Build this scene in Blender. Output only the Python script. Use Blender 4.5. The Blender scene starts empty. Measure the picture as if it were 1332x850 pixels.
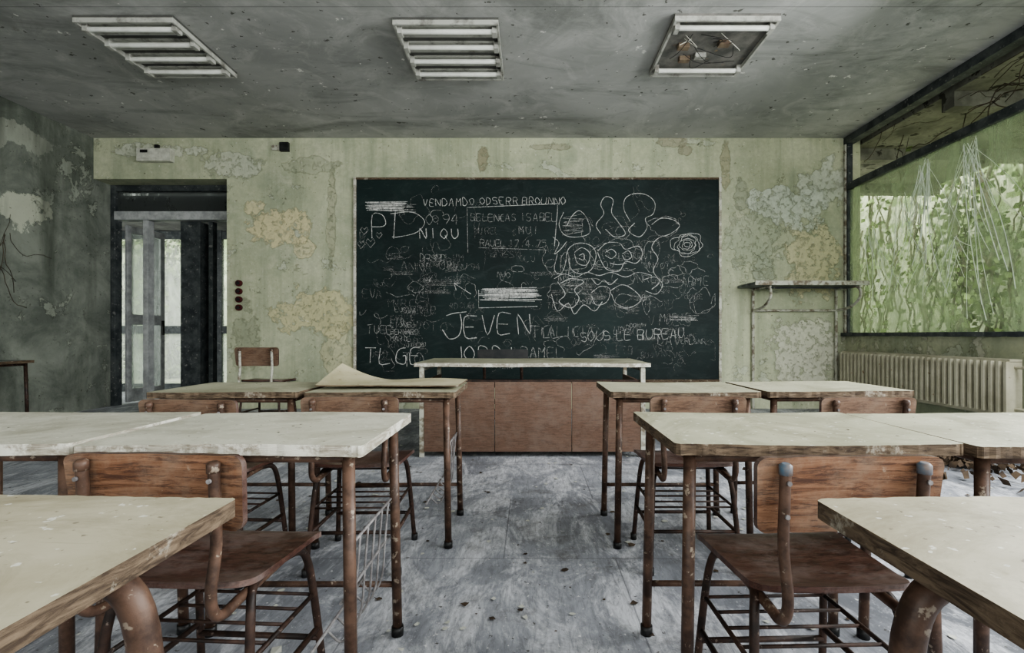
import bpy, math, random
from mathutils import Vector, Matrix
R = random.Random(7)
scene = bpy.context.scene
COL = scene.collection

# ------------------------------------------------------------------ materials
class NT:
    def __init__(s, name):
        s.m = bpy.data.materials.new(name); s.m.use_nodes = True
        s.t = s.m.node_tree; s.t.nodes.clear()
        s.out = s.n('ShaderNodeOutputMaterial')
        s.tc = s.n('ShaderNodeTexCoord').outputs['Object']
    def n(s, k, **kw):
        nd = s.t.nodes.new(k)
        for a, v in kw.items(): setattr(nd, a, v)
        return nd
    def link(s, a, b): s.t.links.new(a, b)
    def mapv(s, scale=(1,1,1), loc=(0,0,0), src=None):
        m = s.n('ShaderNodeMapping'); s.link(src or s.tc, m.inputs['Vector'])
        m.inputs['Scale'].default_value = scale; m.inputs['Location'].default_value = loc
        return m.outputs[0]
    def noise(s, scale, detail=6, rough=.6, dist=0, vec=None):
        n = s.n('ShaderNodeTexNoise'); s.link(vec or s.tc, n.inputs['Vector'])
        n.inputs['Scale'].default_value = scale; n.inputs['Detail'].default_value = detail
        n.inputs['Roughness'].default_value = rough; n.inputs['Distortion'].default_value = dist
        return n.outputs['Fac']
    def rng(s, v, a, b, c=0., d=1.):
        m = s.n('ShaderNodeMapRange'); s.link(v, m.inputs[0])
        for i, x in enumerate((a, b, c, d)): m.inputs[i+1].default_value = x
        return m.outputs[0]
    def math(s, op, a, b=None):
        m = s.n('ShaderNodeMath', operation=op)
        for i, x in enumerate((a, b)):
            if x is None: continue
            if isinstance(x, (int, float)): m.inputs[i].default_value = x
            else: s.link(x, m.inputs[i])
        return m.outputs[0]
    def mix(s, f, a, b):
        m = s.n('ShaderNodeMix', data_type='RGBA')
        if isinstance(f, (int, float)): m.inputs[0].default_value = f
        else: s.link(f, m.inputs[0])
        for i, x in ((6, a), (7, b)):
            if isinstance(x, tuple): m.inputs[i].default_value = (*x[:3], 1)
            else: s.link(x, m.inputs[i])
        return m.outputs[2]
    def blobd(s, c, r, wob=.5, ns=4):
        nz = s.n('ShaderNodeTexNoise'); s.link(s.tc, nz.inputs['Vector'])
        nz.inputs['Scale'].default_value = ns; nz.inputs['Detail'].default_value = 8; nz.inputs['Roughness'].default_value = .65
        a = s.n('ShaderNodeVectorMath', operation='SUBTRACT'); s.link(s.tc, a.inputs[0]); a.inputs[1].default_value = c
        b = s.n('ShaderNodeVectorMath', operation='DIVIDE'); s.link(a.outputs[0], b.inputs[0]); b.inputs[1].default_value = r
        l = s.n('ShaderNodeVectorMath', operation='LENGTH'); s.link(b.outputs[0], l.inputs[0])
        return s.math('ADD', l.outputs['Value'], s.math('MULTIPLY', s.math('SUBTRACT', nz.outputs['Fac'], .5), wob*4))
    def blob(s, c, r, soft=.35, wob=.5, ns=4):
        return s.rng(s.blobd(c, r, wob, ns), 1-soft/2, 1+soft/2, 1, 0)
    def finish(s, col, rough=.8, bump=None, bstr=.3, bdist=.01, metal=0., spec=.3):
        p = s.n('ShaderNodeBsdfPrincipled')
        if isinstance(col, tuple): p.inputs['Base Color'].default_value = (*col, 1)
        else: s.link(col, p.inputs['Base Color'])
        if isinstance(rough, (int, float)): p.inputs['Roughness'].default_value = rough
        else: s.link(rough, p.inputs['Roughness'])
        p.inputs['Metallic'].default_value = metal
        p.inputs['Specular IOR Level'].default_value = spec
        if bump is not None:
            b = s.n('ShaderNodeBump'); s.link(bump, b.inputs['Height'])
            b.inputs['Strength'].default_value = bstr; b.inputs['Distance'].default_value = bdist
            s.link(b.outputs[0], p.inputs['Normal'])
        s.link(p.outputs[0], s.out.inputs[0]); s.p = p
        return s.m

def simple(name, c1, c2, scale=8, rough=.7, bstr=.25, lo=.4, hi=.62, stretch=(1,1,1), metal=0, c3=None, s3=30, t3=.6):
    t = NT(name); v = t.mapv(stretch)
    n = t.noise(scale, 8, .65, 0, v)
    c = t.mix(t.rng(n, lo, hi), c1, c2)
    if c3: c = t.mix(t.rng(t.noise(s3, 4, .6, 0, v), t3, t3+.05), c, c3)
    return t.finish(c, rough, n, bstr, .005, metal)

def m_backwall():
    t = NT('peeling_green_plaster')
    n1 = t.noise(.6, 4, .6); n2 = t.noise(2.0, 11, .70, .35); n3 = t.noise(22, 8, .7)
    c = t.mix(t.rng(n1, .35, .65), (.45,.475,.33), (.59,.61,.44))
    c = t.mix(t.rng(t.noise(1.3, 9, .72), .46, .68, 0, .7), c, (.30,.34,.25))
    c = t.mix(t.rng(t.noise(2.7, 10, .75, .5, t.mapv(loc=(3,8,2))), .50, .64, 0, .5), c, (.66,.66,.51))
    fl = t.rng(n2, .610, .618)
    c = t.mix(t.math('MULTIPLY', fl, .5), c, (.64,.67,.56))
    edge = t.math('MULTIPLY', t.rng(n2, .598, .61), t.rng(n2, .61, .622, 1, 0))
    c = t.mix(t.math('MULTIPLY', edge, .5), c, (.22,.23,.15))  # edge shadow of the paint flakes, painted as a dark rim
    n4 = t.noise(3.0, 11, .74, .6, t.mapv(loc=(7,3,5)))
    fl2 = t.rng(n4, .660, .668)
    c = t.mix(t.math('MULTIPLY', fl2, .6), c, (.28,.28,.19))
    st = t.noise(1.9, 7, .6, 0, t.mapv((3, 3, .22)))
    c = t.mix(t.rng(st, .50, .72, 0, .65), c, (.23,.26,.18))
    h = t.math('MULTIPLY', t.math('ADD', fl, fl2), -1.)
    gate = t.rng(t.noise(12, 9, .75), .41, .47, .25, 1)
    for (X, Z, rx, rz, col, am, ns) in [(-3.4,2.47,.34,.24,(.70,.63,.38),.85,4), (-3.75,2.75,.14,.10,(.70,.64,.40),.8,5), (-3.05,2.2,.12,.16,(.70,.64,.40),.7,5), (-2.9,1.30,.6,.28,(.66,.60,.34),.65,4), (-2.6,.75,.2,.3,(.62,.58,.36),.5,4),
            (3.8,1.95,.34,.46,(.70,.65,.42),.8,4), (3.75,.75,.45,.45,(.68,.67,.56),.7,4), (3.5,2.75,.45,.3,(.70,.75,.66),.75,3.4),
            (4.0,3.05,.3,.3,(.68,.72,.63),.6,4), (-.65,3.4,.07,.16,(.33,.30,.20),.85,6), (2.65,3.3,.06,.3,(.38,.35,.23),.7,6), (2.1,3.5,.10,.07,(.36,.33,.24),.7,6),
            (1.95,3.62,.22,.08,(.40,.37,.27),.7,6), (.3,3.55,.3,.04,(.38,.36,.26),.6,6), (-5.1,3.5,.6,.08,(.68,.70,.60),.6,4), (3.15,1.9,.13,.22,(.36,.39,.30),.65,5), (2.85,2.85,.1,.2,(.36,.38,.29),.6,5),
            (-2.7,2.6,.06,.6,(.44,.43,.30),.5,5), (3.0,2.3,.35,.45,(.38,.42,.32),.45,4), (-4.0,3.3,.35,.16,(.66,.68,.58),.45,4), (-3.85,.9,.16,.4,(.33,.35,.25),.6,5), (-3.0,3.3,.3,.1,(.36,.38,.28),.4,4)]:
        d = t.blobd((X, 6.667, Z), (rx, 5, rz), .75, ns)
        b = t.math('MULTIPLY', t.rng(d, .96, 1.03, 1, 0), gate)
        c = t.mix(t.math('MULTIPLY', b, am), c, col)
        ed = t.math('MULTIPLY', t.rng(d, .99, 1.05, 0, 1), t.rng(d, 1.05, 1.14, 1, 0))
        c = t.mix(t.math('MULTIPLY', ed, .4), c, (.22,.23,.15))
        h = t.math('SUBTRACT', h, b)
    vo = t.n('ShaderNodeTexVoronoi', feature='DISTANCE_TO_EDGE'); t.link(t.mapv(src=t.tc), vo.inputs['Vector']); vo.inputs['Scale'].default_value = 14
    cr_ = t.math('MULTIPLY', t.rng(vo.outputs['Distance'], 0, .025, 1, 0), t.rng(n2, .54, .60))
    c = t.mix(t.math('MULTIPLY', cr_, .4), c, (.18,.18,.12))
    c = t.mix(t.rng(t.noise(20, 5, .68), .66, .68, 0, .85), c, (.12,.12,.08))
    c = t.mix(t.rng(t.noise(22, 5, .65, 0, t.mapv(loc=(9,9,9))), .67, .69, 0, .7), c, (.74,.74,.66))
    c = t.mix(t.rng(n3, .4, .7, 0, .3), c, (.26,.28,.19))
    hh = t.math('ADD', h, t.math('MULTIPLY', n3, .5))
    return t.finish(c, .85, hh, .7, .012)

def m_leftwall():
    t = NT('mouldy_grey_plaster')
    n2 = t.noise(1.8, 10, .7, .4)
    c = t.mix(t.rng(n2, .38, .62), (.13,.145,.125), (.27,.29,.25))
    n5 = t.noise(2.4, 11, .74, .4, t.mapv(loc=(2,5,1)))
    fl = t.rng(n5, .585, .592)
    c = t.mix(t.math('MULTIPLY', fl, .6), c, (.40,.43,.36))
    c = t.mix(t.math('MULTIPLY', t.math('MULTIPLY', t.rng(n5, .572, .584), t.rng(n5, .585, .598, 1, 0)), .6), c, (.05,.055,.045))
    c = t.mix(t.math('MULTIPLY', t.blob((-5.92, 5.75, 2.45), (5,.3,.2), .08, .8), .7), c, (.62,.64,.52))
    c = t.mix(t.math('MULTIPLY', t.blob((-5.92, 5.7, 3.3), (5,.4,.14), .08, .8), .5), c, (.50,.52,.44))
    c = t.mix(t.rng(t.noise(1.2, 6, .6, 0, t.mapv((2,2,.3))), .48, .7, 0, .75), c, (.055,.065,.05))
    c = t.mix(t.rng(t.noise(24, 5, .65), .64, .67, 0, .75), c, (.05,.05,.04))
    return t.finish(c, .9, t.math('SUBTRACT', t.noise(7, 10, .7), fl), .8, .016)

def m_ceiling():
    t = NT('stained_ceiling_paint')
    n = t.noise(.9, 8, .6, .5); n2 = t.noise(4, 9, .7)
    c = t.mix(t.rng(n, .35, .68), (.34,.345,.33), (.53,.53,.515))
    c = t.mix(t.rng(t.noise(2.0, 9, .75, 1.2), .50, .70, 0, .55), c, (.68,.67,.65))
    c = t.mix(t.rng(t.noise(1.3, 9, .72, .8, t.mapv((.5, 1.3, 1))), .50, .68, 0, .7), c, (.17,.18,.165))
    fl = t.rng(t.noise(3.0, 11, .76, .4, t.mapv(loc=(3,1,1))), .64, .65)
    c = t.mix(t.math('MULTIPLY', fl, .5), c, (.24,.24,.20))
    c = t.mix(t.rng(t.noise(8, 5, .6), .68, .69, 0, .9), c, (.85,.84,.80))
    c = t.mix(t.rng(t.noise(14, 4, .55, 0, t.mapv(loc=(5,5,5))), .68, .69, 0, .85), c, (.09,.09,.075))
    sx = t.n('ShaderNodeSeparateXYZ'); t.link(t.tc, sx.inputs[0])
    j = t.math('LESS_THAN', t.math('ABSOLUTE', t.math('SUBTRACT', sx.outputs['Y'], 4.0)), .004)
    c = t.mix(t.math('MULTIPLY', j, .5), c, (.08,.08,.08))
    return t.finish(c, .8, t.math('SUBTRACT', n2, fl), .45, .01)

def m_floor():
    t = NT('dusty_worn_floor')
    n = t.noise(.8, 9, .68, .4)
    c = t.mix(t.rng(n, .38, .60), (.13,.138,.158), (.40,.415,.455))
    sw = t.noise(2.2, 11, .78, .8, t.mapv((1.5, .8, 1)))
    c = t.mix(t.rng(sw, .47, .58, 0, .8), c, (.68,.69,.73))
    fine = t.noise(7, 9, .8, .8, t.mapv((6, 1.2, 1)))
    c = t.mix(t.rng(fine, .44, .62, 0, .6), c, (.12,.125,.14))
    c = t.mix(t.rng(t.noise(3.0, 10, .78, .3, t.mapv(loc=(8,2,1))), .54, .66, 0, .6), c, (.11,.105,.10))
    c = t.mix(t.rng(t.noise(40, 4, .65), .65, .68, 0, .8), c, (.72,.72,.72))
    c = t.mix(t.rng(t.noise(28, 4, .65, 0, t.mapv(loc=(4,4,4))), .65, .68, 0, .85), c, (.05,.045,.04))
    br = t.n('ShaderNodeTexBrick'); t.link(t.mapv((1,1,1), (.12, .2, 0)), br.inputs['Vector'])
    br.offset = .5; br.inputs['Scale'].default_value = 1
    br.inputs['Mortar Size'].default_value = .003; br.inputs['Brick Width'].default_value = 1.0; br.inputs['Row Height'].default_value = .8
    c = t.mix(t.math('MULTIPLY', br.outputs['Fac'], .5), c, (.06,.06,.07))
    return t.finish(c, t.rng(n, .3, .7, .45, .8), t.math('SUBTRACT', fine, br.outputs['Fac']), .4, .004)

def m_board():
    t = NT('blackboard_slate')
    n = t.noise(1.3, 8, .6, .8)
    c = t.mix(t.rng(n, .35, .7), (.004,.012,.012), (.009,.024,.023))
    hz = t.noise(1.8, 9, .7, 2.5, t.mapv((1,1,1.6)))
    c = t.mix(t.rng(hz, .50, .78, 0, .3), c, (.07,.09,.09))
    c = t.mix(t.rng(t.noise(6, 8, .8, 3., t.mapv((.5,1,3))), .58, .72, 0, .35), c, (.15,.17,.17))
    return t.finish(c, .6, t.noise(30, 4), .08, .002)

def m_tabletop(name, a, b):
    t = NT(name)
    ob = t.n('ShaderNodeObjectInfo')
    v = t.n('ShaderNodeVectorMath', operation='ADD'); t.link(t.tc, v.inputs[0]); t.link(ob.outputs['Location'], v.inputs[1])
    v = v.outputs[0]
    n = t.noise(5, 9, .65, .6, v)
    c = t.mix(t.rng(n, .35, .65), a, b)
    c = t.mix(t.rng(t.noise(2, 9, .78, 1, v), .45, .64, 0, .75), c, (a[0]*.56, a[1]*.54, a[2]*.48))
    # scratches
    sc = t.noise(3, 5, .7, .3, t.mapv((1.5, 60, 1), src=v)); sc2 = t.noise(3, 5, .7, .3, t.mapv((60, 3, 1), src=v))
    c = t.mix(t.rng(sc, .66, .70, 0, .4), c, (a[0]*.45, a[1]*.42, a[2]*.36)); c = t.mix(t.rng(sc2, .68, .72, 0, .35), c, (.72,.71,.64))
    c = t.mix(t.rng(t.noise(60, 3, .5, 0, v), .68, .72, 0, .7), c, (.12,.10,.07))
    c = t.mix(t.rng(t.noise(14, 6, .7, 0, v), .67, .70, 0, .6), c, (.18,.15,.10))
    c = t.mix(t.rng(t.noise(50, 3, .5, 0, t.mapv(loc=(3,3,3), src=v)), .67, .70, 0, .7), c, (.74,.74,.68))
    return t.finish(c, .5, n, .15, .003)

def m_edge(name='worn_ply_edge', a=(.055,.038,.026), b=(.17,.125,.085), w=(.36,.33,.27), lo=.57):
    t = NT(name)
    n = t.noise(14, 9, .7, 1, t.mapv((1,1,6)))
    c = t.mix(t.rng(n, .4, .6), a, b)
    c = t.mix(t.rng(t.noise(7, 9, .75), lo, lo+.06, 0, .85), c, w)
    return t.finish(c, .8, n, .7, .004)

def m_wood(name, a, b, d, dust, dcol=(.45,.42,.38), rough=.5, sx=3):
    t = NT(name)
    v = t.mapv((sx, 14, 26))
    w = t.noise(1.8, 9, .8, 1.6, v)
    c = t.mix(t.rng(w, .4, .60), a, b)
    c = t.mix(t.rng(t.noise(4, 9, .85, .5, v), .50, .56, 0, .9), c, d)
    c = t.mix(t.rng(t.noise(6, 9, .75), .45, .72, 0, dust), c, dcol)
    c = t.mix(t.rng(t.noise(30, 5, .7), .66, .69, 0, .6), c, dcol)
    return t.finish(c, rough, w, .5, .003)

def m_glass(name, dirt, amt=.3, lo=.45, hi=.75, base=.05):
    t = NT(name)
    tr = t.n('ShaderNodeBsdfTransparent'); tr.inputs[0].default_value = (.93,.96,.92,1)
    df = t.n('ShaderNodeBsdfTranslucent'); df.inputs[0].default_value = (*dirt, 1)
    d2 = t.n('ShaderNodeBsdfDiffuse'); d2.inputs[0].default_value = (*dirt, 1)
    dm = t.n('ShaderNodeMixShader'); t.link(df.outputs[0], dm.inputs[1]); t.link(d2.outputs[0], dm.inputs[2])
    gl = t.n('ShaderNodeBsdfGlossy'); gl.inputs['Roughness'].default_value = .08
    m1 = t.n('ShaderNodeMixShader'); t.link(t.rng(t.noise(2.5, 9, .75, 1., t.mapv((1,1,.4))), lo, hi, base, amt), m1.inputs[0])
    t.link(tr.outputs[0], m1.inputs[1]); t.link(dm.outputs[0], m1.inputs[2])
    m2 = t.n('ShaderNodeMixShader'); m2.inputs[0].default_value = .04
    t.link(m1.outputs[0], m2.inputs[1]); t.link(gl.outputs[0], m2.inputs[2])
    t.link(m2.outputs[0], t.out.inputs[0]); return t.m

MW = m_backwall(); ML = m_leftwall(); MC = m_ceiling(); MF = m_floor(); MB_ = m_board()
TOP_L = m_tabletop('laminate_pale', (.49,.48,.395), (.61,.60,.51))
TOP_O = m_tabletop('laminate_olive', (.35,.345,.25), (.47,.46,.345))
TOP_T = m_tabletop('laminate_tan', (.385,.35,.25), (.50,.465,.355))
EDGE = m_edge()
EDGEW = m_edge('chalky_edge_band', (.26,.23,.18), (.48,.46,.39), (.68,.67,.60), .5)
RUST = simple('rusted_tube', (.045,.027,.020), (.125,.075,.053), 16, .42, .3, c3=(.28,.23,.18), s3=45, t3=.62)
DARKM = simple('dark_rusty_frame', (.018,.012,.010), (.060,.034,.025), 18, .5, .3, c3=(.18,.14,.12), s3=50, t3=.64)
WIRE = simple('oxidised_wire', (.16,.15,.15), (.30,.29,.29), 30, .5, .1)
WOODB = m_wood('varnished_back_ply', (.145,.068,.036), (.26,.140,.082), (.06,.028,.018), .5, (.36,.28,.21), .5, 2)
WOODS = m_wood('varnished_seat_ply', (.060,.028,.021), (.105,.052,.039), (.03,.014,.011), .7, (.27,.22,.20), .28)
CAP = simple('steel_blue_cap', (.08,.13,.18), (.17,.13,.11), 25, .4, .1)
DESKP = m_wood('desk_front_ply', (.135,.082,.058), (.175,.108,.078), (.10,.060,.043), .55, (.21,.165,.135), .5)
WHITEP = simple('peeled_white_paint', (.50,.50,.43), (.18,.15,.11), 14, .75, .5, .46, .6)
CREAM = simple('cream_plastic', (.66,.66,.58), (.46,.46,.40), 12, .5, .1)
BLK = simple('black_plastic', (.012,.012,.012), (.03,.03,.03), 20, .4, .1)
REDB = simple('maroon_button', (.05,.008,.010), (.10,.02,.02), 20, .35, .1)
ALU = simple('grimy_aluminium', (.28,.29,.29), (.46,.47,.47), 9, .5, .15)
DALU = simple('dark_steel_profile', (.030,.036,.040), (.085,.095,.095), 7, .5, .2, c3=(.2,.2,.19), s3=24, t3=.62)
TUBEW = simple('fluorescent_tube_glass', (.84,.85,.80), (.70,.70,.65), 6, .3, .03)
FIXW = simple('fixture_enamel', (.50,.50,.46), (.18,.17,.15), 7, .6, .2, .5, .7)
FIXG = simple('fixture_inner_tray', (.12,.12,.11), (.07,.07,.065), 7, .6, .2, .4, .7)
FIXD = simple('fixture_bare_tray', (.12,.12,.11), (.24,.23,.21), 6, .6, .3, c3=(.30,.22,.13), s3=9, t3=.66)
COPP = simple('choke_block', (.24,.19,.13), (.17,.12,.09), 20, .6, .2)
RADM = simple('radiator_cream_enamel', (.52,.50,.385), (.40,.38,.28), 5, .5, .15, c3=(.20,.12,.06), s3=14, t3=.66)
SHELFW = simple('shelf_board_grey', (.10,.11,.105), (.24,.26,.24), 9, .7, .2)
CARD = simple('warped_cardboard', (.36,.33,.21), (.47,.43,.30), 5, .85, .15, c3=(.2,.16,.09), s3=18, t3=.64)
FLAKE = simple('paint_flake', (.42,.43,.38), (.62,.62,.56), 4, .9, .2)
LEAFD = simple('dead_leaf', (.035,.025,.018), (.10,.07,.045), 5, .9, .2)
STEM = simple('vine_stem', (.05,.042,.03), (.13,.11,.08), 9, .9, .3)
IVY = simple('ivy_leaf', (.055,.09,.025), (.20,.27,.09), 3, .6, .1)
EXTW = simple('garden_render_wall', (.60,.64,.43), (.82,.84,.66), 1.2, .9, .3, c3=(.30,.38,.19), s3=2.5, t3=.53)
EXTG = simple('mossy_ground', (.16,.18,.10), (.30,.30,.21), 3, .95, .4)
SOFF = simple('eaves_concrete', (.12,.12,.10), (.26,.26,.22), 2.5, .9, .4, c3=(.05,.05,.04), s3=5, t3=.58)
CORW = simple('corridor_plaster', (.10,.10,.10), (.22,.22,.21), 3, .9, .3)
GLW = m_glass('dirty_window_glass', (.50,.59,.42), .62, .36, .66, .08)
GLD = m_glass('door_glass', (.80,.83,.81), .4, .35, .65)
GLT = m_glass('dark_transom_glass', (.10,.11,.11), .9, .2, .5)  # dark grey, mostly opaque pane above the door
CRK = simple('crack_line', (.90,.95,.88), (.70,.78,.66), 5, .4, .05)
CH = []
for i, (b, lo) in enumerate(((.78, .39), (.54, .43), (.34, .46))):
    t = NT('chalk_%s' % ('bright', 'soft', 'faint')[i])
    d = t.n('ShaderNodeBsdfDiffuse'); d.inputs[0].default_value = (b, b*1.0, b*.97, 1)
    tr = t.n('ShaderNodeBsdfTransparent'); mx = t.n('ShaderNodeMixShader')
    t.link(t.rng(t.noise(34, 7, .85), lo, lo+.18, .12, .92), mx.inputs[0]); t.link(tr.outputs[0], mx.inputs[1]); t.link(d.outputs[0], mx.inputs[2])
    t.link(mx.outputs[0], t.out.inputs[0]); CH.append(t.m)

# ------------------------------------------------------------------ mesh builder
class MB:
    def __init__(s): s.v = []; s.f = []; s.mi = []; s.sm = []; s.mats = []
    def mat(s, m):
        if m not in s.mats: s.mats.append(m)
        return s.mats.index(m)
    def face(s, idx, m, smooth=False): s.f.append(idx); s.mi.append(s.mat(m)); s.sm.append(smooth)
    def box(s, x0, x1, y0, y1, z0, z1, m, rot=0, piv=None, tf=None):
        b = len(s.v)
        for x, y, z in [(x0,y0,z0),(x1,y0,z0),(x1,y1,z0),(x0,y1,z0),(x0,y0,z1),(x1,y0,z1),(x1,y1,z1),(x0,y1,z1)]:
            if rot:
                dx, dy = x-piv[0], y-piv[1]
                x = piv[0]+dx*math.cos(rot)-dy*math.sin(rot); y = piv[1]+dx*math.sin(rot)+dy*math.cos(rot)
            s.v.append((x, y, z))
        for q in [(0,3,2,1),(4,5,6,7),(0,1,5,4),(1,2,6,5),(2,3,7,6),(3,0,4,7)]:
            s.face([b+i for i in q], m)
    def tube(s, pts, r, m, n=8):
        pts = [Vector(p) for p in pts]; b = len(s.v); N = len(pts)
        rs = r if isinstance(r, list) else [r]*N
        up = None
        for i, p in enumerate(pts):
            d = (pts[min(i+1, N-1)]-pts[max(i-1, 0)])
            d = d.normalized() if d.length > 1e-9 else Vector((0,0,1))
            if up is None: up = d.orthogonal().normalized()
            else:
                up = up - d*up.dot(d); up = up.normalized() if up.length > 1e-6 else d.orthogonal().normalized()
            w = d.cross(up)
            for k in range(n):
                a = 2*math.pi*k/n
                s.v.append(tuple(p+(up*math.cos(a)+w*math.sin(a))*rs[i]))
        for i in range(N-1):
            for k in range(n):
                s.face([b+i*n+k, b+i*n+(k+1)%n, b+(i+1)*n+(k+1)%n, b+(i+1)*n+k], m, n > 4)
        s.face([b+k for k in range(n)][::-1], m); s.face([b+(N-1)*n+k for k in range(n)], m)
    def plate(s, w, h, t, r, place, mt, mbm, me, bend=None, nx=18, ny=6, taper=0, jit=0):
        bend = bend or (lambda x, y: 0)
        xs = []
        for i in range(nx+1):
            u = -1+2*i/nx; xs.append(math.sin(u*math.pi/2)*.35*w/2+u*.65*w/2)
        xs = sorted(set(xs+[sg*(w/2-r*(1-math.cos(a))) for sg in (-1,1) for a in (.35,.7,1.05,1.35)]))
        def grid(zo):
            g = []
            for x in xs:
                e = abs(x)-(w/2-r)
                ym = h/2 if e <= 0 else h/2-r+math.sqrt(max(r*r-e*e, 0))
                ym -= R.random()*jit
                g.append([(x, (-1+2*j/ny)*ym) for j in range(ny+1)])
            return g
        g = grid(0); nxx = len(xs)
        def P(x, y, z): return place(x*(1+taper*y/(h/2)), y, z+bend(x, y))
        def addg(z):
            b = len(s.v)
            for row in g:
                for (x, y) in row: s.v.append(P(x, y, z))
            return b
        bt = addg(t/2); bb = addg(-t/2); k = ny+1
        for i in range(nxx-1):
            for j in range(ny):
                s.face([bt+i*k+j, bt+(i+1)*k+j, bt+(i+1)*k+j+1, bt+i*k+j+1], mt, True)
                s.face([bb+i*k+j, bb+i*k+j+1, bb+(i+1)*k+j+1, bb+(i+1)*k+j], mbm, True)
        loop = [g[i][0] for i in range(nxx)]+[g[-1][j] for j in range(1, k)]+[g[i][ny] for i in range(nxx-2, -1, -1)]+[g[0][j] for j in range(ny-1, 0, -1)]
        b = len(s.v); L = len(loop)
        for (x, y) in loop: s.v.append(P(x, y, t/2))
        for (x, y) in loop: s.v.append(P(x, y, -t/2))
        for i in range(L): s.face([b+i, b+L+i, b+L+(i+1)%L, b+(i+1)%L], me, False)
    def mesh(s, name):
        me = bpy.data.meshes.new(name); me.from_pydata(s.v, [], s.f)
        for m in s.mats: me.materials.append(m)
        me.polygons.foreach_set('material_index', s.mi); me.polygons.foreach_set('use_smooth', s.sm)
        me.update(); return me
    def obj(s, name, loc=(0,0,0), rz=0, bevel=0, parent=None):
        return put(s.mesh(name), name, loc, rz, bevel, parent)
def put(me, name, loc=(0,0,0), rz=0, bevel=0, parent=None):
    o = bpy.data.objects.new(name, me); COL.objects.link(o); o.location = loc; o.rotation_euler = (0, 0, rz)
    if bevel:
        b = o.modifiers.new('bevel', 'BEVEL'); b.width = bevel; b.segments = 2; b.limit_method = 'ANGLE'
    if parent: o.parent = parent
    return o
def cr(pts, k=6):
    P = [Vector(p) for p in pts]; P = [P[0]*2-P[1]]+P+[P[-1]*2-P[-2]]; out = []
    for i in range(1, len(P)-2):
        a, b, c, d = P[i-1:i+3]
        for j in range(k):
            t = j/k
            out.append(.5*((2*b)+(c-a)*t+(2*a-5*b+4*c-d)*t*t+(3*b-a-3*c+d)*t**3))
    out.append(P[-2]); return out

# ------------------------------------------------------------------ room shell
XL, XR, YB, YF, H = -5.92, 4.27, 6.667, -3.0, 3.67
m = MB(); m.box(XL-.2, XR+.2, YF-.2, 7.06, -.12, 0, MF); m.obj('floor')
m = MB(); m.box(XL-.2, XR+.2, YF-.2, 7.06, H, H+.15, MC); m.obj('ceiling')
m = MB()
m.box(-4.115, XR+.2, YB, 7.06, 0, H, MW)
m.box(XL, -4.115, YB, 7.06, 3.115, H, MW)
m.obj('wall_back')
m = MB(); m.box(XL-.2, XL, YF-.2, 7.06, 0, H, ML); m.obj('wall_left')
m = MB(); m.box(XR, XR+.16, YF, YB, 0, .98, MW); m.obj('wall_right')
m = MB(); m.box(XL, XR+.2, YF-.2, YF, 0, .9, ML); m.box(XL, XR+.2, YF-.2, YF, 3.2, H, ML)
for x in (-5.92, -2.6, .75, 3.97): m.box(x, x+.3, YF-.2, YF, .9, 3.2, ML)
m.obj('wall_rear')

# right window: steel frame with glass, cracks
e = bpy.data.objects.new('window_1', None); COL.objects.link(e)
m = MB()
m.box(XR-.03, XR+.09, YF, YB-.002, 3.575, 3.668, DALU)
m.box(XR-.02, XR+.07, YF, YB-.002, 2.95, 3.04, DALU)
m.box(XR-.07, XR+.16, YF, YB-.002, .982, 1.03, DALU)
for y in (YB-.06, 3.1, -.3, YF+.02): m.box(XR-.01, XR+.06, y, y+.055, 1.03, 3.575, DALU)
m.box(XR-.035, XR-.012, YB-.045, YB-.01, 0.985, 3.57, WHITEP)
m.obj('frame', bevel=.004, parent=e)
m = MB(); m.box(XR+.02, XR+.026, 3.15, YB-.06, 1.03, 2.95, GLW); m.obj('pane', parent=e)
m = MB()
def crack(y, z, ang, L, curl, r):
    pts = []; n = 10
    for i in range(n):
        pts.append((XR+.016, min(max(y, 3.2), YB-.08), min(max(z, 1.05), 2.93)))
        y += math.cos(ang)*L/n; z += math.sin(ang)*L/n; ang += curl+R.uniform(-.05, .05)
    m.tube(pts, r, CRK, 4)
for (cy, cz, n, L, sp) in [(5.35, 2.88, 24, 1.7, .28), (4.8, 2.88, 22, 1.9, .28), (6.2, 2.35, 12, 1.1, .25), (5.0, 1.95, 10, .7, .5), (5.7, 2.6, 8, 1.3, .3)]:
    for i in range(n):
        a = -math.pi/2+R.gauss(0, sp)
        crack(cy+R.uniform(-.08, .08), cz+R.uniform(-.12, .05), a, L*R.uniform(.25, 1), R.choice((-1, 1))*R.uniform(0, .05), R.uniform(.0012, .0035))
m.obj('cracks', parent=e)

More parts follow.
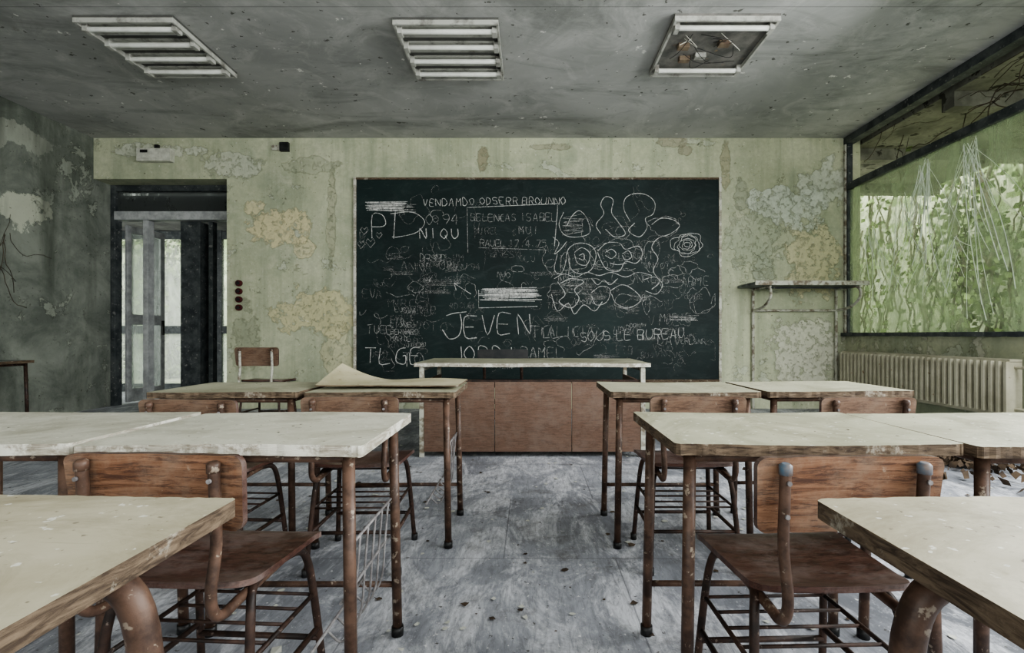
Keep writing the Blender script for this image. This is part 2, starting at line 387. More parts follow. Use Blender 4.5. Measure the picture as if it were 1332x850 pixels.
# ------------------------------------------------------------------ door and corridor
e = bpy.data.objects.new('door_1', None); COL.objects.link(e)
m = MB()
Y0 = 6.93; Y1 = 7.05
m.box(XL+.002, XL+.07, Y0, Y1, 0, 3.113, DALU); m.box(-4.20, -4.117, Y0, Y1, 0, 3.113, DALU)
m.box(XL+.07, -4.20, Y0, Y1, 3.03, 3.113, DALU); m.box(XL+.07, -4.20, Y0-.02, Y1, 2.62, 2.74, ALU)
m.box(XL+.07, -4.20, Y0+.04, Y0+.05, 2.74, 3.03, GLT)
m.box(-5.46, -5.39, Y0, Y1, 0, 2.62, ALU)
m.box(-5.0, -4.72, Y1-.02, Y1+.25, 0, 2.62, DALU)
m.box(-4.60, -4.54, Y1-.02, Y1+.08, 0, 2.62, DALU)
m.obj('frame', bevel=.004, parent=e)
def leaf(name, px, py, w, ang):
    m = MB(); p = (px, py)
    def b(x0, x1, z0, z1, mm, d=.02): m.box(px+x0, px+x1, py-d, py+d, z0, z1, mm, ang, p)
    b(0, .07, .03, 2.58, ALU); b(w-.07, w, .03, 2.58, ALU)
    for z0, z1 in ((.03, .22), (1.15, 1.3), (2.48, 2.58)): b(.07, w-.07, z0, z1, ALU)
    b(.07, w-.07, .22, 1.15, GLD, .004); b(.07, w-.07, 1.3, 2.48, GLD, .004)
    b(w-.06, w-.03, 1.0, 1.22, BLK, .05)
    m.obj(name, bevel=.003, parent=e)
leaf('leaf_open', -5.82, 7.08, .6, math.radians(80))
m = MB(); m.box(-9, -3.3, 7.06, 9.3, -.12, 0, MF); m.obj('floor_corridor')
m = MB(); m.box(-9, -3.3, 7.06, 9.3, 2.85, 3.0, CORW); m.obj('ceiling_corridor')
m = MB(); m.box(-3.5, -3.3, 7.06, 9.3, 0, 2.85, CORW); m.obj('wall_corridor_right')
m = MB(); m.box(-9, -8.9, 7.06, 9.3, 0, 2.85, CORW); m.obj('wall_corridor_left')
e2 = bpy.data.objects.new('door_2', None); COL.objects.link(e2)
m = MB(); yy = 8.7
for x in (-8.88, -7.9, -7.15, -6.66, -6.0, -5.55, -5.2): m.box(x, x+.09, yy, yy+.07, 0, 2.85, DALU)
m.box(-5.98, -5.55, yy, yy+.08, 0, 2.85, DALU); m.box(-5.2, -3.5, yy, yy+.08, 0, 2.85, CORW)
for z in (0, 1.02, 2.7): m.box(-8.88, -5.2, yy+.005, yy+.065, z, z+.14, DALU)
m.box(-8.88, -5.2, yy+.03, yy+.036, .1, 2.75, GLD)
m.obj('screen', bevel=.004, parent=e2)

# ------------------------------------------------------------------ outdoors
m = MB(); m.box(XR+.2, 16, -8, 20, -.25, -.1, EXTG); m.box(-14, 4.3, 9.35, 20, -.25, -.1, EXTG); m.obj('ground_outside')
m = MB(); m.box(9.3, 9.6, 2, 19, -.1, 7, EXTW); m.obj('garden_wall')
m = MB(); m.box(-12, -3, 13, 13.3, -.1, 4, EXTW); m.obj('courtyard_wall')
m = MB(); m.box(XR+.21, 7.0, -3, 9, 3.58, 3.75, SOFF)
for y in (3.6, 5.2, 6.8, 8.4): m.box(XR+.21, 7.0, y, y+.16, 3.42, 3.58, SOFF)
m.obj('roof_eaves')
def leafq(m, c, s, mat):
    a = Vector((R.gauss(0,1), R.gauss(0,1), R.gauss(0,1))).normalized(); b = a.orthogonal().normalized()*s; d = a.cross(b)*.8
    c = Vector(c); i = len(m.v)
    for q in (c-b, c-b*.2+d*.9, c+b, c-b*.2-d*.9): m.v.append(tuple(q))
    m.face([i, i+1, i+2, i+3], mat)
m = MB()
for k in range(70):
    y = R.uniform(7.6, 16); x = R.uniform(8.5, 8.95); z = R.uniform(2.8, 6.5)
    pts = [(x, y, z)]
    dens = .85 if y < 10.6 else .32
    if R.random() < .25: dens *= .2
    zl = R.uniform(-.1, 1.6)
    while z > zl:
        z -= .18; x += R.uniform(-.05, .05); y += R.uniform(-.10, .10); x = min(x, 8.95); pts.append((x, y, z))
        for _ in range(R.randint(2, 8)):
            if R.random() < dens: leafq(m, (min(x+R.gauss(0,.1), 9.15), y+R.gauss(0,.14), z+R.gauss(0,.12)), R.uniform(.04,.10), IVY)
    if len(pts) > 2: m.tube(pts, R.uniform(.008, .035), STEM, 5)
m.obj('ivy')
m = MB()
for k in range(15):
    y = R.uniform(4.3, 9.5); x = R.uniform(4.7, 5.8); z = 3.57
    pts = [(x, y, z)]; zend = R.uniform(.1, 2.6)
    while z > zend:
        z -= .16; x += R.uniform(-.03, .03); y += R.uniform(-.05, .05); pts.append((x, y, z))
        if R.random() < .4: leafq(m, (x, y+R.uniform(-.1,.1), z), R.uniform(.03,.06), IVY)
    m.tube(pts, R.uniform(.003, .008), STEM, 5)
m.obj('hanging_vine')
m = MB()
for k in range(14):
    x = R.uniform(-10.6, -8.3); z = -.1; y = R.uniform(12.0, 12.7); pts = [(x, y, z)]; zt = R.uniform(1.8, 3.6)
    while z < zt:
        z += .2; x += R.uniform(-.08, .08); pts.append((x, y, z))
        for _ in range(12):
            leafq(m, (x+R.gauss(0, .2), min(y+R.gauss(0, .12), 12.9), max(z+R.gauss(0, .15), 0)), R.uniform(.05, .11), IVY)
    m.tube(pts, .02, STEM, 5)
m.obj('courtyard_shrub')
m = MB()
for k in range(22):
    y = R.uniform(3.9, 6.5); z = R.uniform(3.05, 3.5); a = R.uniform(-.8, .8)+(math.pi if R.random() < .5 else 0); pts = []
    x = XR+R.uniform(.12, .19)
    for i in range(R.randint(5, 14)):
        pts.append((x, min(max(y, 3.3), 6.6), max(min(z, 3.55), 3.05))); y += math.cos(a)*.09; z += math.sin(a)*.09; a += R.gauss(0, .45)
    m.tube(pts, R.uniform(.002, .007), STEM, 5)
m.obj('creeping_root')
m = MB()
for k in range(9):
    y = R.uniform(5.3, 5.6); z = R.uniform(1.9, 2.4); a = R.uniform(-2.2, -.9); pts = []
    for i in range(R.randint(8, 14)):
        pts.append((XL+.006, y, z)); y += math.cos(a)*.05; z += math.sin(a)*.09; a += R.gauss(0, .3)
    m.tube(pts, R.uniform(.002, .004), STEM, 5)
m.obj('wall_creeper')

# ------------------------------------------------------------------ blackboard with chalk
e = bpy.data.objects.new('blackboard', None); COL.objects.link(e)
BX, BZ, U = -2.365, 3.115, .010417
m = MB(); m.box(BX+.02, 2.54, YB-.03, YB-.001, .40, BZ-.02, MB_)
m.obj('slate', parent=e)
m = MB()
m.box(BX-.02, BX+.015, YB-.045, YB-.001, .36, BZ+.015, EDGEW); m.box(2.54, 2.575, YB-.045, YB-.001, .36, BZ+.015, EDGEW)
m.box(BX+.015, 2.54, YB-.045, YB-.001, BZ-.02, BZ+.008, EDGE); m.box(BX+.015, 2.54, YB-.06, YB-.001, .36, .40, EDGE)
m.obj('trim_frame', bevel=.004, parent=e)
F = {'A':'002640|1232','B':'00063645333043|0333|0040|4043','C':'46150105115040'.replace('5040','1040'),'D':'00062644422000','E':'46060040|0333','F':'000646|0333',
 'G':'4626040120404333','H':'0006|4046|0343','I':'2026','J':'46412001','K':'0006|460340','L':'060040','M':'0006234640','N':'00064046','O':'20020426444220','P':'000636443303',
 'Q':'20020426444220|3240','R':'00063645443303|2340','S':'4526051333412001','T':'0646|2026','U':'0602204246','V':'062046','Y':'062346|2320','Z':'06460040','0':'20020426444220','1':'152620','4':'30360242',
 '7':'064610','9':'43130536454320','5':'46060434412000','/':'0046','.':'2021','X':'0046|0640','W':'0610234046'}
ck = MB()
def stroke(pts, w=.0055, c=0):
    P = [(BX+u*U, YB-.032, BZ-v*U) for u, v in pts]
    ck.tube(P, w*.95, CH[c], 4)
def text(s, u, v, h, c=0, w=.005, sp=1.25, jit=.04, slope=0):
    x = u
    for ch in s:
        if ch == ' ': x += h*.5; continue
        for pl in F.get(ch, '0046').split('|'):
            pts = []
            for i in range(0, len(pl)-1, 2):
                gx, gy = int(pl[i])/4, int(pl[i+1])/6
                pts.append((x+gx*h*.6+R.gauss(0, jit*h*.5), v-gy*h+slope*(x-u)+R.gauss(0, jit*h*.5), 0))
            if len(pts) > 2: pts = cr(pts, 3)
            if len(pts) > 1: stroke([(p[0], p[1]) for p in pts], w*R.uniform(.75, 1.15), c)
        x += h*.6*sp+R.uniform(0, .15)*h; v += R.gauss(0, h*.03)
def scrib(u, v, w, h, n, c=0, wd=.004):
    pts = []
    for i in range(n): pts.append((u+R.uniform(0, .12)*w if i % 2 else u+w-R.uniform(0, .12)*w, v+h*i/n+R.uniform(-.1,.1)*h, 0))
    stroke([(p[0], p[1]) for p in cr(pts, 5)], wd, c)
def loop(u, v, a, b, lob=0, amp=0, c=0, wd=.005, ph=0, t0=0, t1=1.03, rough=1):
    pts = []; n = 56; hs = [(k, R.uniform(0, 6), R.gauss(0, .16/k**.8)*rough) for k in (2, 3, 4, 5, 7, 9)]
    for i in range(n+1):
        t = 2*math.pi*(t0+(t1-t0)*i/n); rr = 1+amp*math.sin(lob*t+ph)+sum(q*math.sin(k*t+p) for k, p, q in hs)
        pts.append((u+a*rr*math.cos(t), v+b*rr*math.sin(t)))
    stroke(pts, wd, c)
def busy(u, v): return (108 < u < 240 and 172 < v < 244) or (140 < u < 262 and 30 < v < 96) or (150 < u < 245 and 134 < v < 170)
def wander(u, v, n, st, c=2, wd=.004, a=None):
    a = R.uniform(0, 6) if a is None else a; pts = []; k = 0
    for i in range(n):
        pts.append((min(max(u, 6), 466), min(max(v, 6), 250))); k = k*.7+R.gauss(0, .4); a += k; u += math.cos(a)*st; v += math.sin(a)*st
    stroke(pts, wd, c)
def poly(s, c=0, w=.0052):
    q = [float(x) for x in s.split()]; p = [(q[i], q[i+1], 0) for i in range(0, len(q), 2)]
    stroke([(a[0], a[1]) for a in cr(p, 5)], w, c)
text('VENDAMDO ODSERR BROUNNO', 88, 36, 9, 0, .0042, 1.45, .09, -.01)
scrib(12, 30, 56, 13, 14, 0, .005); scrib(20, 34, 60, 10, 9, 1)
text('P', 22, 78, 30, 0, .007); poly('52 44 50 78', 0, .006); poly('46 46 74 44 90 56 80 70 56 76 48 76', 0, .0055)
text('0.94', 92, 60, 13, 1, .005); text('NIQU', 84, 78, 13, 0, .006, 1.6)
stroke([(146, 96), (145, 38)], .005, 1); stroke([(145, 38), (262, 33), (262, 42), (258, 88)], .005, 0); stroke([(160, 90), (250, 93)], .004, 1)
text('BELENCAS', 150, 55, 9, 1, .0045); text('ISABEL', 214, 55, 10, 1, .0045); text('MUI', 212, 72, 10, 1, .0045, 1.5); text('RAUEL 17.4.75', 162, 88, 8.5, 1, .0045)
text('MIREL', 155, 72, 8, 2)
for yy_ in (142, 150, 144): scrib(160, yy_, 82, 10, 9, 0, .005)
stroke([(160, 145), (160, 168), (236, 166)], .005, 0)
text('EVEN', 142, 206, 26, 0, .0075, 1.35, .04, -.06); poly('113 196 122 208 134 204 138 190 136 176', 0, .0075); poly('118 178 128 175 144 173', 0, .0065)
text('TCL', 228, 207, 16, 1, .005); text('ALICIA', 250, 205, 13, 1, .0045, 1.2)
text('JORDI', 126, 238, 20, 0, .007, 1.3); stroke([(125, 242), (240, 236)], .005, 0)
text('RAMEL', 215, 232, 13, 1, .006, 1.3); text('SOUS LE BUREAU', 292, 212, 13, 0, .0045, 1.2, .07, -.05)
text('TLGE', 14, 240, 20, 0, .006, 1.5, .07); text('TO', 62, 244, 18, 1, .006, 1.4)
for i, s in enumerate(('KARINE', 'LIONEL', 'BERNARD', 'MARIE')): text(s, 46, 184+i*9, 6.5, 1 if i else 2, .004)
text('MANU 94', 120, 118, 8, 2); text('ANNA', 60, 120, 12, 2); text('PATRICK', 70, 150, 9, 2); text('SYLVIE', 60, 176, 9, 2); text('TEAMO', 248, 170, 9, 2); text('VIVE', 380, 190, 12, 2)
text('EVA', 10, 155, 11, 2); text('DAVID', 392, 215, 12, 1, .004); text('TWO', 340, 205, 12, 2); text('MARIE', 395, 186, 10, 1, .004); text('PAULO', 320, 245, 13, 2)
for (u, v, s) in [(12, 68, 5), (20, 84, 6), (8, 86, 5), (31, 74, 4)]:
    stroke([(u, v+s), (u-s, v-s*.2), (u-s*.6, v-s), (u, v-s*.3), (u+s*.6, v-s), (u+s, v-s*.2), (u, v+s)], .0045, 1)
poly('270 44 264 60 272 74 290 76 304 70 300 52 290 42 280 50 274 62', 0)
poly('318 72 312 60 322 46 318 34 324 24 334 28 332 44 340 56 350 72 336 76 324 66', 0)
poly('356 56 348 40 350 26 362 20 378 22 388 32 386 46 376 52 378 64 368 76 354 68 362 58', 0)
poly('262 98 258 118 266 124 272 112 276 92 290 84 306 88 312 100 306 118 292 124 280 118 276 104', 0)
poly('284 96 294 90 304 98 300 112 288 110 284 98', 0); poly('290 100 296 98 296 106 290 104', 0)
poly('314 94 326 84 342 84 350 92 366 88 372 98 364 110 350 108 342 120 326 118 318 106 314 96', 0)
poly('324 96 332 92 338 98 332 104 324 100', 0); poly('346 98 354 94 358 102 350 106 346 100', 0); poly('330 110 340 112 352 110', 0)
poly('258 130 270 124 286 128 300 122 316 126 332 122 350 128 366 122 384 126', 0)
poly('262 134 272 150 264 160 280 168 290 156 284 144 296 134 280 130 266 136', 0)
poly('306 148 318 140 330 144 326 160 312 164 306 152', 0); poly('330 146 346 138 362 146 370 158 354 168 338 162 332 150', 0)
poly('384 60 396 52 412 54 420 62 408 72 392 78 384 90 392 104 386 120 394 134 384 144', 0); poly('372 132 388 128 398 138 390 150 376 146', 0)
poly('256 76 264 84 258 98 266 92 274 82', 0); poly('306 130 314 138 322 132 330 138 340 130', 0); poly('254 150 262 172 276 162 284 176 296 164 310 172 320 160', 0)
for k in range(6): loop(430, 86, 19-k*3, 15-k*2.4, 9, .04, 0, .0042, R.uniform(0, 6), 0, 1.1, .8)
for (u, v, a, b) in [(418, 122, 10, 9), (432, 116, 12, 8), (444, 124, 10, 7), (410, 134, 14, 8), (400, 62, 20, 12), (300, 66, 8, 12), (352, 160, 16, 10), (272, 112, 6, 16), (366, 96, 5, 8), (340, 100, 30, 22), (384, 100, 10, 20), (300, 140, 30, 10), (450, 160, 12, 16), (270, 150, 20, 14)]:
    loop(u, v, a, b, 0, 0, 1, .0045, 0, R.uniform(0, .3), R.uniform(.9, 1.25))
scrib(268, 48, 28, 26, 12, 1, .0035); scrib(405, 178, 40, 8, 9, 1, .004)
for i in range(110):
    u, v = R.uniform(10, 460), R.uniform(14, 245)
    wander(u, v, R.randint(8, 26), R.uniform(1.5, 4), 2 if (busy(u, v) or R.random() < .75) else 1, .0035)
for i in range(46):
    u, v = R.uniform(20, 450), R.uniform(60, 235)
    if busy(u, v): continue
    loop(u, v, R.uniform(4, 16), R.uniform(3, 12), 0, 0, 2 if i % 3 else 1, .0035, 0, R.uniform(0, .4), R.uniform(.8, 1.4))
for i in range(20):
    u, v = R.uniform(10, 400), R.uniform(80, 235)
    if not busy(u, v): scrib(u, v, R.uniform(15, 50), R.uniform(4, 12), R.randint(5, 10), 2, .004)
for i in range(90):
    u, v = R.uniform(10, 430), R.uniform(96, 248)
    if busy(u, v) or busy(u+25, v): continue
    text(''.join(R.choice('ABDELMNORSTUV') for _ in range(R.randint(3, 6))), u, v, R.uniform(5, 11), 2 if R.random() < .75 else 1, .0035, 1.3, .12, R.uniform(-.1, .1))
stroke([(128, 136), (150, 150)], .005, 0); stroke([(128, 136), (136, 136)], .005, 0); stroke([(128, 136), (131, 145)], .005, 0)
ck.obj('chalk_writing', parent=e)

# ------------------------------------------------------------------ wall fittings
m = MB(); m.box(-5.27, -4.82, YB-.09, YB-.001, 3.33, 3.50, CREAM); m.box(-5.24, -4.85, YB-.10, YB-.09, 3.36, 3.41, CREAM)
m.box(-5.07, -5.02, YB-.04, YB-.001, 3.50, 3.57, BLK); m.box(-5.22, -5.12, YB-.095, YB-.09, 3.44, 3.48, BLK); m.obj('emergency_light', bevel=.008)
m = MB(); m.box(-3.38, -3.26, YB-.05, YB-.001, 3.48, 3.60, BLK); m.box(-3.50, -3.39, YB-.02, YB-.001, 3.50, 3.57, WHITEP); m.obj('junction_box', bevel=.004)
m = MB()
for z in (1.70, 1.59, 1.48, 1.37):
    m.tube([(-3.94, YB-.001, z), (-3.94, YB-.035, z)], .042, REDB, 16); m.tube([(-3.94, YB-.03, z), (-3.94, YB-.05, z)], .022, BLK, 12)
m.obj('light_switch_strip')
m = MB()
m.box(2.80, 4.20, 6.12, 6.655, 1.63, 1.665, SHELFW); m.box(2.79, 4.21, 6.10, 6.12, 1.62, 1.675, WHITEP)
for x in (3.0, 4.12):
    m.tube([(x, 6.63, 1.63), (x, 6.63, 0.0)], .020, WHITEP, 8)
    m.tube(cr([(x, 6.2, 1.61), (x, 6.14, 1.55), (x, 6.17, 1.45), (x, 6.35, 1.36), (x, 6.62, 1.33)], 6), .018, WHITEP, 8)
    m.tube([(x, 6.14, 1.61), (x, 6.64, 1.61)], .014, WHITEP, 8)
m.tube([(3.0, 6.62, 1.33), (4.12, 6.62, 1.33)], .017, WHITEP, 8); m.tube([(3.0, 6.3, 1.605), (4.12, 6.3, 1.605)], .012, DALU, 8)
m.obj('wall_shelf', bevel=.003)

# radiator
m = MB(); x0, x1 = 4.08, 4.22; y = 4.22
while y < 6.5:
    m.box(x0, x1, y, y+.028, .32, .77, RADM); m.box(x0+.09, x1-.02, y+.028, y+.07, .33, .76, RADM); y += .07
m.box(x0+.03, x1, 4.22, 6.5, .29, .325, RADM); m.box(x0+.03, x1, 4.22, 6.5, .765, .79, RADM)
for yy in (4.5, 6.2): m.box(4.21, 4.268, yy, yy+.04, .4, .46, RADM); m.box(4.14, 4.18, yy, yy+.03, 0, .3, RADM)
m.tube(cr([(4.16, 4.22, .36), (4.16, 4.14, .36), (4.16, 4.12, .32), (4.16, 4.12, .0)], 5), .014, RADM, 8)
m.tube(cr([(4.16, 4.22, .72), (4.16, 4.16, .72), (4.16, 4.06, .70), (4.16, 4.06, .0)], 5), .014, RADM, 8)
m.obj('radiator', bevel=.004)

# ceiling lights
def fixture(x0, x1, y0, y1, broken=False):
    m = MB(); zt = H-.001; tray = FIXD if broken else FIXG
    m.box(x0, x1, y0, y1, zt-.02, zt, tray)
    for a in ((x0, x1, y0, y0+.02), (x0, x1, y1-.02, y1), (x0, x0+.02, y0+.02, y1-.02), (x1-.02, x1, y0+.02, y1-.02)): m.box(*a, zt-.06, zt-.02, FIXW)
    W = (y1-y0)/4
    for i in range(4):
        yc = y0+W*(i+.5)
        if broken and i in (1, 2): continue
        m.tube([(x0+.05, yc-.02, zt-.065), (x1-.05, yc-.02, zt-.065)], .022, TUBEW, 12)
        m.box(x0+.02, x0+.06, yc-.05, yc+.03, zt-.09, zt-.02, FIXW); m.box(x1-.06, x1-.02, yc-.05, yc+.03, zt-.09, zt-.02, FIXW)
        if not broken:
            m.box(x0+.03, x1-.03, yc+.035, yc+.085, zt-.05, zt-.02, FIXW)
            m.box(x0+.03, x1-.03, yc-.05, yc+.01, zt-.03, zt-.02, FIXW)
    if broken:
        for (a, b) in ((.22, .45), (.62, .4), (.45, .62), (.3, .68)):
            cx, cy = x0+a*(x1-x0), y0+b*(y1-y0); m.box(cx-.05, cx+.05, cy-.03, cy+.03, zt-.06, zt-.02, COPP if a != .45 else FIXW)
        for k in range(11):
            a = Vector((R.uniform(x0+.1, x1-.1), R.uniform(y0+.2, y1-.2), zt-.03)); b = Vector((R.uniform(x0+.1, x1-.1), R.uniform(y0+.2, y1-.2), zt-.03))
            mid = (a+b)/2+Vector((R.uniform(-.15,.15), R.uniform(-.15,.15), -.06)); m.tube(cr([a, mid, b], 7), .003, BLK if k % 4 else CREAM, 5)
    return m.obj('fluorescent_ceiling_light', bevel=.002)
fixture(-3.82, -2.98, 4.1, 5.0)
fixture(-1.16, -.27, 4.13, 5.05)
fixture(1.2, 2.08, 4.08, 4.98, True)

# ------------------------------------------------------------------ furniture
def table_mesh(top, edge, w=.70, d=.50, H_=.735, rack=0, lr=.0155, arch=False, legm=RUST):
    m = MB(); t = .028; sg = R.uniform(.001, .003); ph = R.uniform(0, 6)
    m.plate(w, d, t, .012, lambda x, y, z: (x, y, H_-t/2+z), top, edge, edge, lambda x, y: sg*math.sin(x*7+ph), 40, 8, 0, .005)
    zf = H_-t-.014
    ix, iy = w/2-.05, d/2-.05
    if not arch:
        for a in (-1, 1):
            for b in (-1, 1):
                m.tube([(a*ix, b*iy, zf+.012), (a*(ix+.012), b*(iy+.01), .02)], lr, legm, 12)
                m.tube([(a*(ix+.012), b*(iy+.01), .03), (a*(ix+.012), b*(iy+.01), 0)], lr+.004, BLK, 12)
        for b in (-1, 1): m.tube([(-ix, b*iy, zf), (ix, b*iy, zf)], .012, legm, 8)
        for a in (-1, 1): m.tube([(a*ix, -iy, zf), (a*ix, iy, zf)], .012, legm, 8)
        m.tube([(-ix-.008, iy+.008, .17), (ix+.008, iy+.008, .17)], .010, legm, 8)
    else:
        for b in (-1, 1):
            yb = b*(iy-.10)
            p = cr([(-ix-.02, yb, 0), (-ix-.02, yb, .3), (-ix-.01, yb, .60), (-ix+.05, yb, zf-.015), (-ix+.16, yb, zf-.005), (0, yb, zf-.005), (ix-.16, yb, zf-.005), (ix-.05, yb, zf-.015), (ix+.01, yb, .60), (ix+.02, yb, .3), (ix+.02, yb, 0)], 6)
            m.tube(p, .020, legm, 14)
        for a in (-1, 1): m.tube([(a*(ix+.02), -iy+.1, .12), (a*(ix+.02), iy-.1, .12)], .016, legm, 8)
    if rack:
        a = rack; X = a*(ix-.005)
        for k in range(5):
            y = -.10+k*.065
            m.tube(cr([(X, y, .46), (X-a*.01, y, .34), (X-a*.02, y, .22), (X-a*.05, y, .17), (X-a*.09, y, .20)], 5), .0035, WIRE, 5)
        for (xx, z) in ((X, .46), (X-a*.012, .33), (X-a*.09, .20)): m.tube([(xx, -iy-.005, z), (xx, iy+.005, z)], .0045, WIRE, 6)
    return m.mesh('school_desk')
T_pale_r = table_mesh(TOP_L, EDGEW, rack=1)
T_pale = table_mesh(TOP_L, EDGEW)
T_ol_l = table_mesh(TOP_O, EDGE, rack=0)
T_ol_r = table_mesh(TOP_O, EDGE, rack=1)
T_ol = table_mesh(TOP_O, EDGE)
T_tan = table_mesh(TOP_T, EDGE, arch=True, legm=RUST)
for me, x, y, rz in [
    (T_tan, -.83, .56, .0), (T_tan, .81, .55, .0),
    (T_pale_r, -.755, 1.43, .0), (T_pale, -1.475, 1.44, .01),
    (T_ol_l, .70, 1.435, -.0), (T_ol, 1.415, 1.42, .01),
    (T_ol_r, -.70, 2.52, .01), (T_ol, -1.43, 2.52, .0),
    (T_ol_l, .72, 2.52, .0), (T_ol, 1.46, 2.56, .02)]:
    put(me, 'school_desk', (x, y, 0), rz)
m = table_mesh(SHELFW, EDGE, w=.62, d=.55, legm=DARKM); put(m, 'side_table', (-5.52, 4.9, 0))

def chair_mesh(name='school_chair', seatm=WOODS, backm=WOODB, frame=RUST, legm=DARKM, cap=RUST):
    m = MB()
    m.plate(.37, .36, .014, .05, lambda x, y, z: (x, .20+y, .448+z), seatm, seatm, seatm,
            lambda x, y: -.012*math.cos(x*7)*math.cos((y+.02)*6)+(-.02*max(0, (y-.10)/.08)**2)+.014*max(0, (-y-.10)/.08)**2, 18, 14, .06)
    m.plate(.39, .165, .016, .022, lambda x, z, y: (x, .012-y-(z)*.10, .665+z), backm, backm, seatm,
            lambda x, z: 0.22*x*x, 20, 6, .02, .002)
    for a in (-1, 1):
        x = a*.145
        m.tube(cr([(x, -.022, .722), (x, -.018, .66), (x, -.014, .56), (x, -.03, .47), (x*1.0, -.022, .425), (x*.98, .01, .402), (x*.96, .08, .405), (x*.95, .33, .420)], 6), .0115, frame, 12)
        m.tube([(x, -.022, .715), (x, -.0225, .733), (x, -.023, .738)], [.0135, .0135, .008], cap, 12)
        for z in (.63, .70): m.tube([(x, -.030-(z-.665)*.1, z), (x, -.035-(z-.665)*.1, z)], .005, WIRE, 8)
        m.tube(cr([(a*.135, .16, .415), (a*.15, .10, .412), (a*.165, .07, .37), (a*.175, .05, .25), (a*.19, .02, .0)], 5), .0105, legm, 10)
        m.tube(cr([(a*.135, .22, .415), (a*.15, .30, .410), (a*.16, .33, .37), (a*.17, .35, .25), (a*.185, .38, .0)], 5), .0105, legm, 10)
        m.tube([(a*.179, .04, .17), (a*.175, .365, .17)], .008, legm, 8)
        m.tube([(a*.172, .055, .27), (a*.168, .345, .27)], .006, legm, 8)
        for y, xx in ((.02, .19), (.38, .185)): m.tube([(a*xx, y, .03), (a*xx, y, 0)], .015, BLK, 10)
    for y in (.055, .125, .20, .27, .345): m.tube([(-.172, y, .27), (.172, y, .27)], .0045, legm, 6)
    m.tube([(-.178, .045, .17), (.178, .045, .17)], .008, legm, 8); m.tube([(-.175, .36, .14), (.175, .36, .14)], .008, legm, 8)
    m.tube([(-.14, .14, .418), (.14, .14, .418)], .010, legm, 8)
    m.tube([(-.14, .28, .418), (.14, .28, .418)], .010, legm, 8)
    return m.mesh(name)
C1 = chair_mesh(); C2 = chair_mesh(cap=CAP)
BROWN2 = m_wood('dull_back_ply', (.14,.085,.055), (.20,.125,.085), (.085,.048,.033), .45, (.28,.22,.17))
C3 = chair_mesh(backm=BROWN2)
for me, x, y, rz in [(C1, -.80, 1.05, -.06), (C2, .665, 1.03, .03), (C3, -1.34, 1.93, -.05), (C3, -.74, 2.02, .03), (C3, .69, 2.03, 0), (C3, 1.37, 2.0, .04)]:
    put(me, 'school_chair', (x, y, 0), rz)
o = put(chair_mesh(backm=BROWN2, frame=WHITEP), 'school_chair', (-2.78, 5.0, 0), .0); o.scale = (1.12, 1.12, 1.17)
BLKW = simple('black_seat_ply', (.012,.014,.016), (.03,.03,.03), 9, .5, .1)
o = put(chair_mesh('teacher_chair', seatm=BLKW, backm=BLKW, frame=DARKM), 'teacher_chair', (-.30, 5.35, 0), math.pi); o.scale = (1.4, 1.1, 1.13)

# teacher desk
m = MB()
m.plate(1.93, .86, .03, .012, lambda x, y, z: (x, y, .755+z), TOP_O, EDGE, EDGEW, lambda x, y: .002*math.sin(x*6), 50, 6, 0, .006)
for a, b in ((-.885, -.31), (-.305, .32), (.325, .885)): m.box(a, b, -.40, -.375, .045, .615, DESKP)
for a in (-1, 1):
    for y in (-.385, .385):
        m.box(a*.905-.018, a*.905+.018, y-.018, y+.018, 0, .74, WHITEP)
    m.box(a*.89-.01, a*.89+.01, -.36, .36, .1, .62, DESKP)
    m.box(a*.905-.015, a*.905+.015, -.37, .37, .705, .738, WHITEP)
m.box(-.89, .89, -.372, -.35, .60, .63, DARKM); m.box(-.89, .89, .37, .39, .705, .738, WHITEP)
m.box(-.86, -.40, -.34, .3, .35, .37, DESKP); m.box(.40, .86, -.34, .3, .35, .37, DESKP)
m.obj('teacher_desk', (.015, 4.42, 0), bevel=.003)

# warped sheet on desk
m = MB()
def wf(x, y): return .10*max(0, (-x-.05)/.33)**1.6*max(0, (y+.16)/.32)+.006*math.sin(x*9)*(y+.16)/.3
m.plate(.70, .34, .006, .006, lambda x, y, z: (x, y, z), CARD, CARD, EDGE, wf, 26, 10)
m.obj('warped_cardboard_sheet', (-.70, 2.56, .752), -.02)

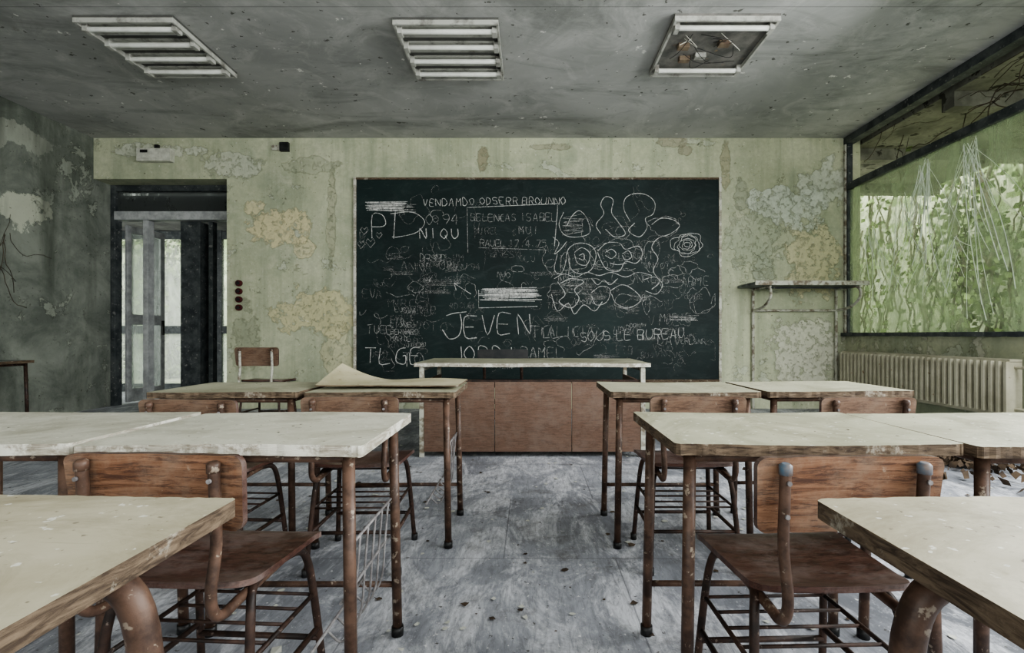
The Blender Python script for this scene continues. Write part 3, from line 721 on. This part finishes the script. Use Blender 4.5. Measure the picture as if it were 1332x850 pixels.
# debris
m = MB()
def flake(x, y, z, s, mat):
    n = R.randint(4, 6); i = len(m.v); a0 = R.uniform(0, 6); tx, ty = R.gauss(0,.12), R.gauss(0,.12)
    for k in range(n):
        a = a0+2*math.pi*k/n; r = s*R.uniform(.5, 1.1); dx, dy = r*math.cos(a), r*math.sin(a)
        m.v.append((x+dx, y+dy, z+.003+abs(dx*tx+dy*ty)))
    m.face(list(range(i, i+n)), mat)
for i in range(900):
    flake(R.uniform(-3, 3.8), R.uniform(1.3, 6.2), .001, R.uniform(.004, .022), FLAKE if R.random() < .6 else LEAFD)
m.obj('paint_flake_litter')
m = MB()
for (cx, cy, s, n) in [(-.75, 1.43, .3, 26), (-1.45, 1.44, .3, 16), (-.83, .56, .3, 14), (.81, .55, .3, 10), (.7, 1.435, .3, 16), (1.4, 1.42, .28, 14), (.72, 2.52, .3, 10), (-1.43, 2.52, .28, 14)]:
    for i in range(n): flake(cx+R.uniform(-s, s), cy+R.uniform(-.2, .2), .738, R.uniform(.002, .006), FLAKE if R.random() < .5 else LEAFD)
m.obj('desk_dust_litter')
m = MB()
for i in range(620):
    a = R.uniform(0, 6.28); r = abs(R.gauss(0, .45)); x = 3.3+r*math.cos(a)*1.1; y = 3.75+r*math.sin(a)*.6
    if x > 4.05: continue
    leafq(m, (x, y, .03+max(0, .10*(1-r))*R.random()), R.uniform(.015, .045), LEAFD)
m.obj('dead_leaf_pile')

# ------------------------------------------------------------------ light
w = bpy.data.worlds.new('overcast_sky'); scene.world = w; w.use_nodes = True
bg = w.node_tree.nodes['Background']; bg.inputs[0].default_value = (.93,.97,.94,1); bg.inputs[1].default_value = 2.8
def area(name, loc, rot, sx, sy, p, col):
    l = bpy.data.lights.new(name, 'AREA'); l.shape = 'RECTANGLE'; l.size = sx; l.size_y = sy; l.energy = p; l.color = col
    o = bpy.data.objects.new(name, l); COL.objects.link(o); o.location = loc; o.rotation_euler = rot; return o
area('rear_area_fill', (-.8, YF+.45, 2.1), (math.radians(70), 0, 0), 8.5, 2.0, 90, (1, .99, .95))  # area light added behind the camera as fill for daylight from behind
area('daylight_side_windows', (XR-.6, .9, 2.4), (0, math.radians(58), 0), 2.0, 5.5, 380, (.97, .99, 1))
area('daylight_courtyard', (-6.5, 11, 5), (math.radians(-20), 0, 0), 5, 3, 600, (1, 1, .95))
area('daylight_garden', (8.0, 9, 6.4), (0, math.radians(-15), 0), 1.4, 9, 1000, (1, 1, .93))
try: scene.view_settings.look = 'AgX - Medium High Contrast'
except Exception: pass

cam = bpy.data.cameras.new('camera'); co = bpy.data.objects.new('camera', cam); COL.objects.link(co)
co.location = (0, 0, 1.0); co.rotation_euler = (math.radians(90), 0, 0)
cam.sensor_width = 36; cam.lens = 640/1332*36; cam.shift_x = -24/1332; cam.shift_y = 11/1332; cam.clip_start = .03
scene.camera = co
